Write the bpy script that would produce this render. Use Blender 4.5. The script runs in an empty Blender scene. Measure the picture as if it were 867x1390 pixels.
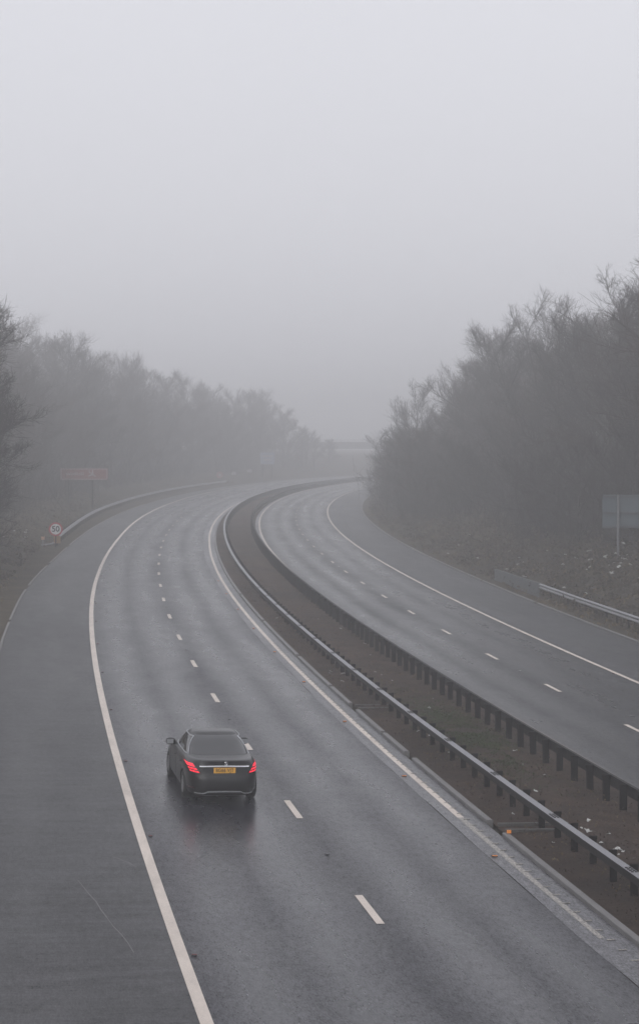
import bpy, bmesh, math, random
import numpy as np
from mathutils import Vector, Matrix
PI=math.pi
sc=bpy.context.scene
C=sc.collection
# ------------------------------------------------------------------ road geometry
TH0,KA=-0.221302813,9.66927698e-4
X0,Y0=9.81586834,-13.6537781
K=math.tan(0.03079); HC=8.51/math.cos(0.03079)
def tilt(x): return -K*150.0*math.tanh(x/150.0)          # banked cross-fall of the curve
def xy(s,o):
    th=TH0+KA*s
    return (X0+(math.cos(TH0)-math.cos(th))/KA+o*math.cos(th),
            Y0+(math.sin(th)-math.sin(TH0))/KA-o*math.sin(th))
def P(s,o,h=0.0):
    x,y=xy(s,o); return Vector((x,y,tilt(x)+h))
def heading(s): return TH0+KA*s
def vnoise(x,y,seed=0):
    def h(i,j):
        n=(i*374761393+j*668265263+seed*974634777)&0xffffffff
        n=((n^(n>>13))*1274126177)&0xffffffff
        return ((n^(n>>16))&0xffff)/65535.0
    i,j=math.floor(x),math.floor(y); u,v=x-i,y-j
    u=u*u*(3-2*u); v=v*v*(3-2*v)
    return (h(i,j)*(1-u)+h(i+1,j)*u)*(1-v)+(h(i,j+1)*(1-u)+h(i+1,j+1)*u)*v
def fbm(x,y,seed=0):
    return vnoise(x,y,seed)*.55+vnoise(x*2.1,y*2.1,seed+1)*.3+vnoise(x*4.3,y*4.3,seed+2)*.15
def bank(s,o):
    if o<-6.9:
        d=-6.9-o
        h=min(max(d-1.5,0)*.22,4.5)
        return h+(fbm(s*.35,o*.35,3)-.5)*min(d,2.5)*.22+(fbm(s*1.3,o*1.3,4)-.5)*min(d,1)*.12
    if o>20.65:
        d=o-20.65
        h=min(max(d-.8,0)*.36,6.0)
        return h+(fbm(s*.3,o*.3,5)-.5)*min(d,3)*.35+(fbm(s*1.1,o*1.1,6)-.5)*min(d,1)*.25
    return 0.0
# ------------------------------------------------------------------ helpers
def link(o,parent=None):
    C.objects.link(o)
    if parent is not None: o.parent=parent
    return o
def tag(o,label=None,cat=None,group=None,kind=None):
    if label: o['label']=label
    if cat: o['category']=cat
    if group: o['group']=group
    if kind: o['kind']=kind
    return o
def empty(name,loc=(0,0,0),rz=0):
    o=bpy.data.objects.new(name,None); o.location=loc; o.rotation_euler=(0,0,rz); o.empty_display_size=.3
    return link(o)
def obj(name,me,mat=None,parent=None,smooth=False):
    if mat is not None:
        me.materials.clear(); me.materials.append(mat)
    if smooth: me.polygons.foreach_set('use_smooth',[True]*len(me.polygons))
    o=bpy.data.objects.new(name,me); link(o,parent)
    return o
class MB:
    def __init__(s): s.v=[]; s.f=[]
    def quad(s,a,b,c,d):
        n=len(s.v); s.v+= [tuple(a),tuple(b),tuple(c),tuple(d)]; s.f.append((n,n+1,n+2,n+3))
    def tri(s,a,b,c):
        n=len(s.v); s.v+= [tuple(a),tuple(b),tuple(c)]; s.f.append((n,n+1,n+2))
    def box(s,c,d,M=None):
        n=len(s.v)
        for z in (-1,1):
            for x,y in ((-1,-1),(1,-1),(1,1),(-1,1)):
                p=Vector((c[0]+x*d[0]/2,c[1]+y*d[1]/2,c[2]+z*d[2]/2))
                s.v.append(tuple(M@p if M else p))
        s.f+=[(n+3,n+2,n+1,n),(n+4,n+5,n+6,n+7)]+[(n+i,n+(i+1)%4,n+4+(i+1)%4,n+4+i) for i in range(4)]
    def tube(s,pts,rad,sides=8,cap=True):
        pts=[Vector(p) for p in pts]; m=len(pts)
        if not hasattr(rad,'__len__'): rad=[rad]*m
        n=len(s.v)
        for i,p in enumerate(pts):
            t=(pts[min(i+1,m-1)]-pts[max(i-1,0)]).normalized()
            a=t.cross(Vector((0,0,1)) if abs(t.z)<.9 else Vector((1,0,0))).normalized(); b=t.cross(a)
            for k in range(sides):
                q=p+(a*math.cos(2*PI*k/sides)+b*math.sin(2*PI*k/sides))*rad[i]; s.v.append(tuple(q))
        for i in range(m-1):
            for k in range(sides):
                s.f.append((n+i*sides+k,n+i*sides+(k+1)%sides,n+(i+1)*sides+(k+1)%sides,n+(i+1)*sides+k))
        if cap:
            s.f.append(tuple(n+k for k in range(sides))[::-1]); s.f.append(tuple(n+(m-1)*sides+k for k in range(sides)))
    def sweep(s,frames,prof,closed=True,cap=True):
        # frames: list of (origin, right, up); prof: [(r,u)]
        n=len(s.v); m=len(prof)
        for o,r,u in frames:
            for a,b in prof: s.v.append(tuple(o+r*a+u*b))
        for i in range(len(frames)-1):
            for k in range(m if closed else m-1):
                s.f.append((n+i*m+k,n+i*m+(k+1)%m,n+(i+1)*m+(k+1)%m,n+(i+1)*m+k))
        if closed and cap:
            s.f.append(tuple(n+k for k in range(m))[::-1]); s.f.append(tuple(n+(len(frames)-1)*m+k for k in range(m)))
    def mesh(s,name='m',fix=True):
        me=bpy.data.meshes.new(name); me.from_pydata(s.v,[],s.f); me.update()
        if fix:
            b=bmesh.new(); b.from_mesh(me); bmesh.ops.recalc_face_normals(b,faces=b.faces); b.to_mesh(me); b.free()
        return me
    def build(s,name,mat,parent=None,smooth=False): return obj(name,s.mesh(name),mat,parent,smooth)
def frames(s0,s1,st,off,h=0.0,dip0=0,dip1=0):
    n=max(1,round((s1-s0)/st)); out=[]
    for i in range(n+1):
        s=s0+(s1-s0)*i/n
        oo=off(s) if callable(off) else off
        hh=h(s) if callable(h) else h
        th=heading(s)
        out.append((P(s,oo,hh),Vector((math.cos(th),-math.sin(th),-K)),Vector((0,0,1))))
    return out
# ------------------------------------------------------------------ materials
def mat(name): 
    m=bpy.data.materials.new(name); m.use_nodes=True
    nt=m.node_tree; b=nt.nodes['Principled BSDF']; return m,nt,b
def N(nt,t,**kw):
    n=nt.nodes.new(t)
    for k,v in kw.items(): setattr(n,k,v)
    return n
def ramp(nt,fac,stops,interp='LINEAR'):
    r=N(nt,'ShaderNodeValToRGB'); r.color_ramp.interpolation=interp
    e=r.color_ramp.elements
    while len(e)<len(stops): e.new(.5)
    for el,(p,c) in zip(e,stops):
        el.position=p; el.color=(c[0],c[1],c[2],1) if hasattr(c,'__len__') else (c,c,c,1)
    nt.links.new(fac,r.inputs[0]); return r.outputs[0]
def noise(nt,vec,scale,detail=4,rough=.55,dist=0):
    n=N(nt,'ShaderNodeTexNoise'); n.inputs['Scale'].default_value=scale; n.inputs['Detail'].default_value=detail
    n.inputs['Roughness'].default_value=rough; n.inputs['Distortion'].default_value=dist
    if vec is not None: nt.links.new(vec,n.inputs['Vector'])
    return n.outputs['Fac']
def mapping(nt,vec,sc_=(1,1,1),loc=(0,0,0)):
    m=N(nt,'ShaderNodeMapping'); m.inputs['Scale'].default_value=sc_; m.inputs['Location'].default_value=loc
    nt.links.new(vec,m.inputs['Vector']); return m.outputs[0]
def math_(nt,op,a,b=None,c=None,clamp=False):
    n=N(nt,'ShaderNodeMath',operation=op); n.use_clamp=clamp
    for i,x in enumerate((a,b,c)):
        if x is None: continue
        if isinstance(x,(int,float)): n.inputs[i].default_value=x
        else: nt.links.new(x,n.inputs[i])
    return n.outputs[0]
def mix(nt,fac,a,b):
    n=N(nt,'ShaderNodeMix',data_type='RGBA')
    for i,x in ((0,fac),(6,a),(7,b)):
        if isinstance(x,(int,float)): n.inputs[i].default_value=x if i==0 else (x,x,x,1)
        elif isinstance(x,tuple): n.inputs[i].default_value=(*x,1)
        else: nt.links.new(x,n.inputs[i])
    return n.outputs[2]
def bump(nt,b,h,strength,dist=.02):
    n=N(nt,'ShaderNodeBump'); n.inputs['Strength'].default_value=strength; n.inputs['Distance'].default_value=dist
    nt.links.new(h,n.inputs['Height']); nt.links.new(n.outputs[0],b.inputs['Normal'])
def simple(name,col,rough=.6,metal=0,var=.25,scale=8,coat=0,spec=.5,bumpy=0):
    m,nt,b=mat(name); tc=N(nt,'ShaderNodeTexCoord')
    f=noise(nt,tc.outputs['Object'],scale,5)
    c=ramp(nt,f,[(.25,tuple(x*(1-var) for x in col)),(.75,tuple(min(1,x*(1+var)) for x in col))])
    nt.links.new(c,b.inputs['Base Color'])
    r=ramp(nt,f,[(.2,max(0,rough*.8)),(.8,min(1,rough*1.2))]); nt.links.new(r,b.inputs['Roughness'])
    b.inputs['Metallic'].default_value=metal; b.inputs['Coat Weight'].default_value=coat
    b.inputs['Specular IOR Level'].default_value=spec
    if bumpy: bump(nt,b,f,bumpy)
    return m
def asphalt(name,base,rough_lo,rough_hi,tracks=(),banding=0.0,seed=0,sheen=1.0):
    m,nt,b=mat(name)
    uv=N(nt,'ShaderNodeUVMap'); uv.uv_map='UVMap'; U=uv.outputs[0]      # U: metres across, V: metres along
    sep=N(nt,'ShaderNodeSeparateXYZ'); nt.links.new(U,sep.inputs[0])
    big=noise(nt,mapping(nt,U,(.5,.06,1),(seed,0,0)),1,3,.5,.2)
    mid=noise(nt,mapping(nt,U,(1.5,.5,1),(0,seed,0)),1,4,.6)
    fine=noise(nt,mapping(nt,U,(9,3.2,1),(seed,0,0)),1,5,.75)
    grit=noise(nt,mapping(nt,U,(34,11,1),(0,seed,0)),1,3,.7)
    cross=noise(nt,mapping(nt,U,(.45,2.6,1)),1,6,.8)
    stain=noise(nt,mapping(nt,U,(.35,.22,1),(seed*3.1,0,0)),1,4,.6)
    # tyre tracks worn smooth and wet: a real feature of each lane, running along it
    tr=None
    for c0,w in tracks:
        wob=math_(nt,'MULTIPLY_ADD',big,.5,-.25)
        dd=math_(nt,'SUBTRACT',math_(nt,'ADD',sep.outputs[0],wob),c0)
        q=math_(nt,'DIVIDE',dd,w*1.25); g=math_(nt,'EXPONENT',math_(nt,'MULTIPLY',math_(nt,'MULTIPLY',q,q),-1.0))
        tr=g if tr is None else math_(nt,'MAXIMUM',tr,g)
    val=math_(nt,'ADD',math_(nt,'MULTIPLY',big,.4),math_(nt,'MULTIPLY',mid,.6))
    c=ramp(nt,val,[(.3,tuple(x*.70 for x in base)),(.7,tuple(x*1.30 for x in base))])
    c=mix(nt,ramp(nt,stain,[(.40,0.0),(.70,.6)]),c,tuple(x*.5 for x in base))
    gr=math_(nt,'ADD',math_(nt,'MULTIPLY',fine,.45),math_(nt,'MULTIPLY',grit,.55))
    if banding: gr=math_(nt,'ADD',math_(nt,'MULTIPLY',gr,.50),math_(nt,'MULTIPLY',cross,.50))
    c=mix(nt,ramp(nt,gr,[(.50,0.0),(.66,.75)]),c,tuple(min(1,x*2.6) for x in base))
    c=mix(nt,ramp(nt,gr,[(.36,.85),(.50,0.0)]),c,tuple(x*.25 for x in base))
    nt.links.new(c,b.inputs['Base Color'])
    r=math_(nt,'ADD',math_(nt,'MULTIPLY',mid,.4),math_(nt,'MULTIPLY',big,.6))
    if banding: r=math_(nt,'ADD',math_(nt,'MULTIPLY',r,1-banding),math_(nt,'MULTIPLY',cross,banding))
    rr=ramp(nt,r,[(.33,rough_lo),(.68,rough_hi)])
    if tr is not None: rr=math_(nt,'MULTIPLY',rr,math_(nt,'SUBTRACT',1.0,math_(nt,'MULTIPLY',tr,.30)))
    nt.links.new(rr,b.inputs['Roughness'])
    sp=ramp(nt,gr,[(.38,.06*sheen),(.62,.95*sheen)])
    if tr is not None: sp=math_(nt,'MULTIPLY',sp,math_(nt,'MULTIPLY_ADD',tr,.95,.62))
    nt.links.new(sp,b.inputs['Specular IOR Level'])
    bump(nt,b,gr,.35,.006)
    return m
def ground_mat(name,cols,sc1=.6,rough=.9,bs=.6):
    m,nt,b=mat(name); tc=N(nt,'ShaderNodeTexCoord'); O=tc.outputs['Object']
    a=noise(nt,O,sc1,6,.6,.4); f=noise(nt,O,sc1*9,6,.75); g=noise(nt,O,.16,3,.5)
    v=math_(nt,'ADD',math_(nt,'MULTIPLY',a,.5),math_(nt,'MULTIPLY',f,.5))
    n=len(cols)
    c=ramp(nt,v,[(.28+.44*i/(n-1),cc) for i,cc in enumerate(cols)])
    c=mix(nt,ramp(nt,g,[(.38,0.0),(.66,.55)]),c,tuple(x*.62 for x in cols[0]))
    nt.links.new(c,b.inputs['Base Color']); b.inputs['Roughness'].default_value=rough
    b.inputs['Specular IOR Level'].default_value=.25
    bump(nt,b,v,bs,.25)
    return m
M={}
M['road']=asphalt('wet_asphalt',(.021,.0208,.027),.28,.50,sheen=.70,tracks=[(-2.25,.55),(-.65,.55),(1.4,.5),(3.0,.55)],seed=3)
M['road2']=asphalt('wet_asphalt_opposite',(.020,.020,.023),.30,.54,sheen=.72,tracks=[(9.9,.5),(11.5,.5),(13.6,.6),(15.2,.6)],seed=11)
M['shoulder']=asphalt('coarse_wet_asphalt',(.030,.030,.033),.36,.64,sheen=.78,banding=.45,seed=7)
M['strip']=asphalt('pale_gutter',(.085,.084,.092),.26,.48,seed=5)
def paint_mat():
    m,nt,b=mat('road_paint'); uv=N(nt,'ShaderNodeUVMap'); uv.uv_map='UVMap'; U=uv.outputs[0]
    a=noise(nt,mapping(nt,U,(2.5,.8,1)),1,6,.7); g=noise(nt,mapping(nt,U,(40,30,1)),1,4,.7)
    c=ramp(nt,a,[(.25,(.44,.385,.34)),(.75,(.64,.565,.50))])
    w=math_(nt,'ADD',math_(nt,'MULTIPLY',a,.35),math_(nt,'MULTIPLY',g,.65))
    c=mix(nt,ramp(nt,w,[(.30,.8),(.42,0.0)]),c,(.12,.115,.12))
    nt.links.new(c,b.inputs['Base Color']); b.inputs['Roughness'].default_value=.5
    bump(nt,b,g,.4,.004)
    return m
M['paint']=paint_mat()
def worn_paint():
    m,nt,b=mat('worn_road_paint'); uv=N(nt,'ShaderNodeUVMap'); uv.uv_map='UVMap'; U=uv.outputs[0]
    g=noise(nt,mapping(nt,U,(26,9,1)),1,4,.65)
    c=ramp(nt,g,[(.34,(.10,.098,.10)),(.66,(.40,.37,.33))])
    nt.links.new(c,b.inputs['Base Color']); b.inputs['Roughness'].default_value=.5
    bump(nt,b,g,.4,.004)
    return m
M['worn']=worn_paint()
M['drain']=simple('wet_drain_concrete',(.055,.052,.05),.6,var=.4,scale=3,bumpy=.3)
M['studbase']=simple('road_stud_body',(.06,.06,.062),.6)
M['kerb']=simple('wet_concrete',(.13,.125,.125),.55,var=.35,scale=3,bumpy=.3)
M['ground']=ground_mat('rough_verge',[(.016,.012,.006),(.034,.026,.014),(.064,.049,.027),(.11,.085,.048)])
M['earth']=ground_mat('wet_earth',[(.010,.006,.004),(.034,.020,.013),(.066,.041,.028),(.13,.088,.062)],1.3,.85,.8)
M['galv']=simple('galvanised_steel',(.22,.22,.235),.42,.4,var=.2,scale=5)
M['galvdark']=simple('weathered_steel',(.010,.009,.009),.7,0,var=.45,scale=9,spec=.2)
M['post']=simple('dirty_steel_post',(.007,.006,.006),.85,0,var=.5,scale=12,spec=.1)
M['beamside']=simple('dark_beam_side',(.018,.016,.016),.75,0,var=.4,scale=6,spec=.2)
M['black']=simple('black_plastic',(.008,.008,.009),.45,var=.2,scale=20)
M['bark']=simple('wet_bark',(.040,.034,.029),.85,var=.45,scale=4,spec=.25)
M['twig']=simple('fine_twigs',(.034,.029,.025),.85,var=.4,scale=1.5,spec=.2)
M['twig2']=simple('reddish_twigs',(.048,.036,.029),.85,var=.4,scale=1.5,spec=.2)
M['ivy']=simple('ivy_leaves',(.020,.026,.014),.6,var=.5,scale=3,spec=.3)
M['bramble']=simple('bramble_leaves',(.034,.025,.012),.8,var=.6,scale=.7,spec=.25)
M['deadgrass']=simple('dead_grass',(.115,.084,.045),.85,var=.5,scale=.9,spec=.2)
M['greengrass']=simple('green_grass',(.045,.060,.026),.8,var=.4,scale=1.5,spec=.2)
M['litter']=simple('pale_litter',(.42,.42,.41),.6,var=.25,scale=15)
M['white']=simple('white_sign_face',(.72,.72,.72),.4,var=.06,scale=3)
M['hazered']=simple('hazed_red_sign_face',(.22,.10,.10),.5)  # red greyed in the colour itself to imitate fog over the sign
M['red']=simple('red_sign_face',(.42,.05,.06),.4,var=.1,scale=3)
M['hazewhite']=simple('hazed_white_sign_face',(.30,.28,.29),.5,var=.1)  # white dimmed to put fog into the colour of distant sign marks
M['brown']=simple('brown_sign_face',(.17,.055,.052),.4,var=.1,scale=2)
M['blue']=simple('hazed_blue_sign_face',(.17,.20,.27),.4,var=.1,scale=2)  # blue desaturated, so part of the fog is painted into it
M['amber']=simple('amber_reflector',(.80,.26,.03),.35,var=.15,scale=10)
M['redref']=simple('red_reflector',(.16,.05,.055),.35,var=.15,scale=10)
M['signback']=simple('grey_sign_back',(.050,.068,.080),.75,0,var=.12,scale=2)
M['conc']=simple('grey_concrete',(.085,.09,.095),.7,var=.18,scale=1.2)
M['yellow']=simple('orange_yellow_plate',(.30,.18,.08),.6,var=.15,scale=6)
def flat(name,col,rough,metal=0,coat=0,em=None,es=0,tr=0):
    m,nt,b=mat(name); tc=N(nt,'ShaderNodeTexCoord')
    f=noise(nt,tc.outputs['Object'],3,4)
    c=ramp(nt,f,[(.3,tuple(x*.88 for x in col)),(.7,tuple(min(1,x*1.12) for x in col))]); nt.links.new(c,b.inputs['Base Color'])
    b.inputs['Roughness'].default_value=rough; b.inputs['Metallic'].default_value=metal; b.inputs['Coat Weight'].default_value=coat
    if em: b.inputs['Emission Color'].default_value=(*em,1); b.inputs['Emission Strength'].default_value=es
    return m
M['carpaint']=flat('black_car_paint',(.004,.004,.005),.30,0,.2)
M['carpaint'].node_tree.nodes['Principled BSDF'].inputs['Specular IOR Level'].default_value=.38
M['glass']=flat('dark_car_glass',(.012,.013,.015),.09,0,.5)
M['chrome']=flat('chrome',(.75,.76,.78),.15,1)
M['satinchrome']=flat('satin_chrome',(.42,.43,.45),.3,.8)
M['brightchrome']=flat('bright_chrome',(.80,.81,.84),.35,.55)
M['rubber']=flat('tyre_rubber',(.012,.012,.012),.75)
M['alloy']=flat('alloy',(.30,.30,.31),.35,.8)
M['lamphouse']=flat('lamp_housing',(.05,.004,.006),.15,0,1)
M['lamplit']=flat('lit_red_lamp',(.5,.02,.03),.3,0,0,(1.0,.012,.045),1.0)
M['plate']=flat('yellow_number_plate',(.70,.36,.045),.4)
M['dark']=flat('dark_characters',(.02,.018,.015),.5)

# ------------------------------------------------------------------ road surfaces
def strip(name,oa,ob,s0,s1,h,material,ds=2.0,no=2,seg=None,kind='structure'):
    verts=[];faces=[];uvs=[]
    segs=seg or [(s0,s1)]
    for a,b in segs:
        n=max(1,int(round((b-a)/ds))); base=len(verts)
        for i in range(n+1):
            s=a+(b-a)*i/n
            A=oa(s) if callable(oa) else oa; B=ob(s) if callable(ob) else ob
            for j in range(no):
                o=A+(B-A)*j/(no-1); p=P(s,o,h(s,o) if callable(h) else h); verts.append(tuple(p)); uvs.append((o,s))
        for i in range(n):
            for j in range(no-1):
                k=base+i*no+j; faces.append((k,k+1,k+no+1,k+no))
    me=bpy.data.meshes.new(name); me.from_pydata(verts,[],faces); me.update()
    uv=me.uv_layers.new(name='UVMap')
    for l in me.loops: uv.data[l.index].uv=uvs[l.vertex_index]
    o=obj(name,me,material)
    if kind: o['kind']=kind
    return o
SE=640
LT_=[(-30,-3.25),(60,-3.30),(110,-3.36),(132,-3.24),(165,-3.16),(197,-3.44),(228,-3.66),(266,-3.9),(340,-4.3),(700,-4.6)]
def lerp(t):
    xs=[a for a,_ in t]; ys=[b for _,b in t]
    return lambda s: float((np.interp(s-8,xs,ys)+np.interp(s,xs,ys)+np.interp(s+8,xs,ys))/3)
oL=lerp(LT_); oC=lerp([(-30,.44),(70,.38),(100,.30),(150,.52),(240,.55),(700,.5)]); oR=lerp([(-30,4.10),(120,4.13),(160,4.28),(240,4.4),(700,4.4)])
oL2=lerp([(-30,9.5),(70,9.45),(84,9.32),(97,9.12),(125,9.05),(150,8.92),(200,8.85),(700,8.8)])
oKL=lerp([(-30,-6.85),(118,-6.92),(132,-6.5),(160,-6.3),(700,-6.6)])
wn=lambda s,o: vnoise(s*.4,o)*.05
strip('road',lambda s:oL(s),3.72,-25,SE,0.0,M['road'],3,8)
strip('hard_shoulder',lambda s:oKL(s)-.05,lambda s:oL(s),-25,SE,0.0,M['shoulder'],3,4)
strip('gutter_strip',lambda s:3.70+.05*vnoise(s*.5,1.),lambda s:oR(s)+.42,-25,SE,0.004,M['strip'],1.5)
strip('opposite_gutter_strip',lambda s:oL2(s)-.42,lambda s:oL2(s)-.1,-25,SE,0.004,M['strip'],3)
strip('opposite_road',lambda s:oL2(s)-.45,16.35,-25,SE,0.0,M['road2'],3,8)
strip('opposite_hard_shoulder',16.35,20.65,-25,SE,0.0,M['shoulder'],3,4)
W_=.10
strip('edge_line',lambda s:oL(s)-W_,lambda s:oL(s)+W_,-20,SE,.008,M['paint'],2)
strip('centre_edge_line',lambda s:oR(s)-W_*.9,lambda s:oR(s)+W_*.7,55,SE,.008,M['paint'],2)
strip('worn_edge_line',lambda s:oR(s)-W_*.9,lambda s:oR(s)+W_*.7*min(1,max(.1,(s-40)/15)),45,55,.008,M['worn'],1)
strip('opposite_inner_edge_line',lambda s:oL2(s)-.09,lambda s:oL2(s)+.08,-20,SE,.008,M['paint'],3)
strip('opposite_outer_edge_line',lambda s:16.28-.0,lambda s:16.46,-20,SE,.008,M['paint'],3)
seg=[(47.18+8.835*i-1,47.18+8.835*i+1) for i in range(-3,42)]
strip('lane_dashes',lambda s:oC(s)-.07,lambda s:oC(s)+.08,0,0,.008,M['paint'],1,seg=seg)
seg=[(76.9+9.22*i-1.,76.9+9.22*i+1.) for i in range(-5,40)]
strip('opposite_lane_dashes',12.60,12.75,0,0,.008,M['paint'],1,seg=seg)
# raised ribs of the edge lines
mb=MB(); s=30.0
while s<90:
    f=P(s,oR(s)+.02,.014); th=heading(s)
    Mx=Matrix.Translation(f)@Matrix.Rotation(-th,4,'Z')
    mb.box((.06,0,0),(.15,.035,.010),Mx); s+=.62
o=mb.build('ribbed_edge_line',M['worn']); o['kind']='structure'
uv=o.data.uv_layers.new(name='UVMap')
for l in o.data.loops:
    co=o.data.vertices[l.vertex_index].co; uv.data[l.index].uv=(co.x,co.y)
# tar joints / cracks across and along
mb=MB(); rr=random.Random(4)
def crack(s0,o0,s1,o1,w,n=14,j=.06):
    pts=[]
    for i in range(n+1):
        t=i/n; pts.append(P(s0+(s1-s0)*t+rr.uniform(-j,j),o0+(o1-o0)*t+rr.uniform(-j,j),.005))
    for a,b in zip(pts[:-1],pts[1:]):
        d=(b-a).normalized(); q=Vector((-d.y,d.x,0))*w*rr.uniform(.5,1.2)/2
        mb.quad(a-q,a+q,b+q,b-q)
crack(49.6,-4.75,44.7,-4.05,.02,9,.02)
crack(51.5,-4.0,50.6,-3.6,.03,6)
crack(112,-6.8,113.5,-3.5,.10,16,.15)
o=mb.build('surface_scratches',M['kerb']); o['kind']='structure'

# kerbs
def kerb(name,off,segs,prof,st=2.0,mt='kerb'):
    mb=MB()
    for a,b in segs: mb.sweep(frames(a,b,st,off,0),prof)
    o=mb.build(name,M[mt]); o['kind']='structure'; return o
kerb('centre_kerb',lambda s:oR(s)+.42,[(20,53.0),(54.3,62.2),(63.2,66.3),(66.6,70.8),(72.2,76),(76.4,84.5),(85.2,98),(98.6,112),(112.5,260)],[(0,-.1),(0,.085),(.02,.10),(.13,.10),(.15,.08),(.15,-.1)],1.5)
kerb('outer_kerb',20.65,[(60,111),(111.6,126.5),(127,150),(150.3,340)],[(0,-.1),(0,.07),(.12,.08),(.14,-.1)])
kerb('near_kerb',lambda s:oKL(s)-.12,[(60,96),(97,113),(116,131),(133,150),(153,240)],[(0,-.1),(0,.05),(.10,.05),(.12,-.1)])
# cross channels draining the reservation
mb=MB()
for s0,ln in ((53.65,1.6),(71.5,1.7)):
    for ds in (-.32,.32):
        th=heading(s0); f0=P(s0+ds,4.7,.04)
        Mx=Matrix.Translation(f0)@Matrix.Rotation(-th-.12,4,'Z')
        mb.box((ln/2,0,0),(ln,.09,.12),Mx)
o=mb.build('drainage_channel',M['drain']); o['kind']='structure'

# central reservation
def res_h(s,o):
    t=(o-4.65)/(9.0-4.65); e=min(1,min(t,1-t)*5)
    return .02+.10*math.sin(PI*max(0,min(1,t)))+e*((fbm(s*.8,o*.8,9)-.5)*.16+(fbm(s*3,o*3,10)-.5)*.07)
strip('central_reservation',lambda s:oR(s)+.55,lambda s:oL2(s)-.40,-25,SE,res_h,M['earth'],.5,17,seg=[(-25,25),(25,130),(130,SE)])
# ground sheet
def ground():
    S=list(np.arange(-30,60,3.))+list(np.arange(60,260,1.25))+list(np.arange(260,420,3.))+list(np.arange(420,905,20.))
    L=[-400,-250,-150,-90,-60,-45,-36,-30,-26,-23,-20.5]+list(np.arange(-19,-7.5,.8))+[-7.5,-7.15,-6.9,-6.4,-5.5]
    Mi=[0,8,18,20.2]; R=[20.72,21.1,21.5]+list(np.arange(22.2,36,.8))+[37,39,42,46,52,60,80,120,200,300,400]
    Ol=L+Mi+R; nO=len(Ol); v=[];f=[]
    for s in S:
        for o in Ol:
            h=-.09 if -6.5<o<20.5 else bank(s,o)+(0 if (o>20.6 or o<-6.8) else -.09)
            if o<-6.45: h=bank(s,o)-(.0 if o<-7.0 else .05)
            v.append(tuple(P(s,o,h)))
    for i in range(len(S)-1):
        for j in range(nO-1):
            k=i*nO+j; f.append((k,k+1,k+nO+1,k+nO))
    me=bpy.data.meshes.new('ground'); me.from_pydata(v,[],f); me.update()
    o=obj('ground',me,M['ground'],smooth=True); o['kind']='structure'
    a=np.array(v); return a.min(0),a.max(0)
gmin,gmax=ground()
boxbeam=[(-.085,-.008),(-.075,0),(.085,0),(.095,-.01),(.095,-.15),(.085,-.165),(-.075,-.165),(-.085,-.15)]
# ------------------------------------------------------------------ safety barriers
def barrier(name,label,s0,s1,orail,opost,htop,prof,step,phase,pw,material,pmat,limit=96,up=.0,ground_fn=None,bolts=0,split_at=None):
    root=empty(name,P(s0,orail(s0) if callable(orail) else orail)); tag(root,label,'safety barrier','steel barriers along the motorway')
    loc=root.location.copy()
    g=ground_fn or (lambda s,o:0.0)
    mb=MB(); fr=frames(s0,s1,1.6,orail,lambda s:htop+g(s,orail(s) if callable(orail) else orail))
    mb.sweep([(a-loc,r,u) for a,r,u in fr],prof)
    rl_=mb.build('rail',material,root)
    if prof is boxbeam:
        rl_.data.materials.append(M['beamside'])
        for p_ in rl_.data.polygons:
            if p_.normal.z<.7: p_.material_index=1  # darker steel on every face that does not point up
    if bolts:
        b=MB(); s=bolts[0]
        while s<min(s1,110):
            for ds in (-.16,-.05,.06,.17):
                for do in (-.035,.04):
                    c=P(s+ds,(orail(s) if callable(orail) else orail)+do,htop+.006)-loc
                    b.box(tuple(c),(.05,.05,.022))
            s+=bolts[1]
        kk=b.build('splice_bolts',M['black'],root); kk['kind']='stuff'
    # posts
    proto=MB(); proto.box((0,0,0),(pw,pw*.55,1.0)); proto.box((0,0,.46),(pw*1.25,pw*.3,.08)); pme=proto.mesh('post'); pme.materials.append(pmat)
    n=0; s=phase; rest=MB()
    ry=random.Random(int(s0)*7+3)
    while s<s1-.3:
        oo=opost(s) if callable(opost) else opost
        gz=g(s,oo); h=htop+up-gz*0
        base=P(s,oo,gz-.12)-loc; H=h+.12
        if n<limit:
            o=bpy.data.objects.new('post',pme); link(o,root); o.location=base+Vector((0,0,H/2)); o.scale=(1,1,H)
            o.rotation_euler=(ry.uniform(-.02,.02),ry.uniform(-.02,.02),-heading(s)+ry.uniform(-.05,.05))
        else:
            rest.box(tuple(base+Vector((0,0,H/2))),(pw,pw*.55,H))
        n+=1; s+=step+ry.uniform(-.03,.03)
    if rest.v:
        r=rest.build('far_posts',pmat,root); r['kind']='stuff'
    return root

r=barrier('safety_barrier','box-beam barrier with pale steel top beside the nearer carriageway, on dark posts',24,600,lambda s:oR(s)+1.26,lambda s:oR(s)+1.49,.68,boxbeam,1.2,24.9,.13,M['galv'],M['post'],bolts=(42.3,4.82))
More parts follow.
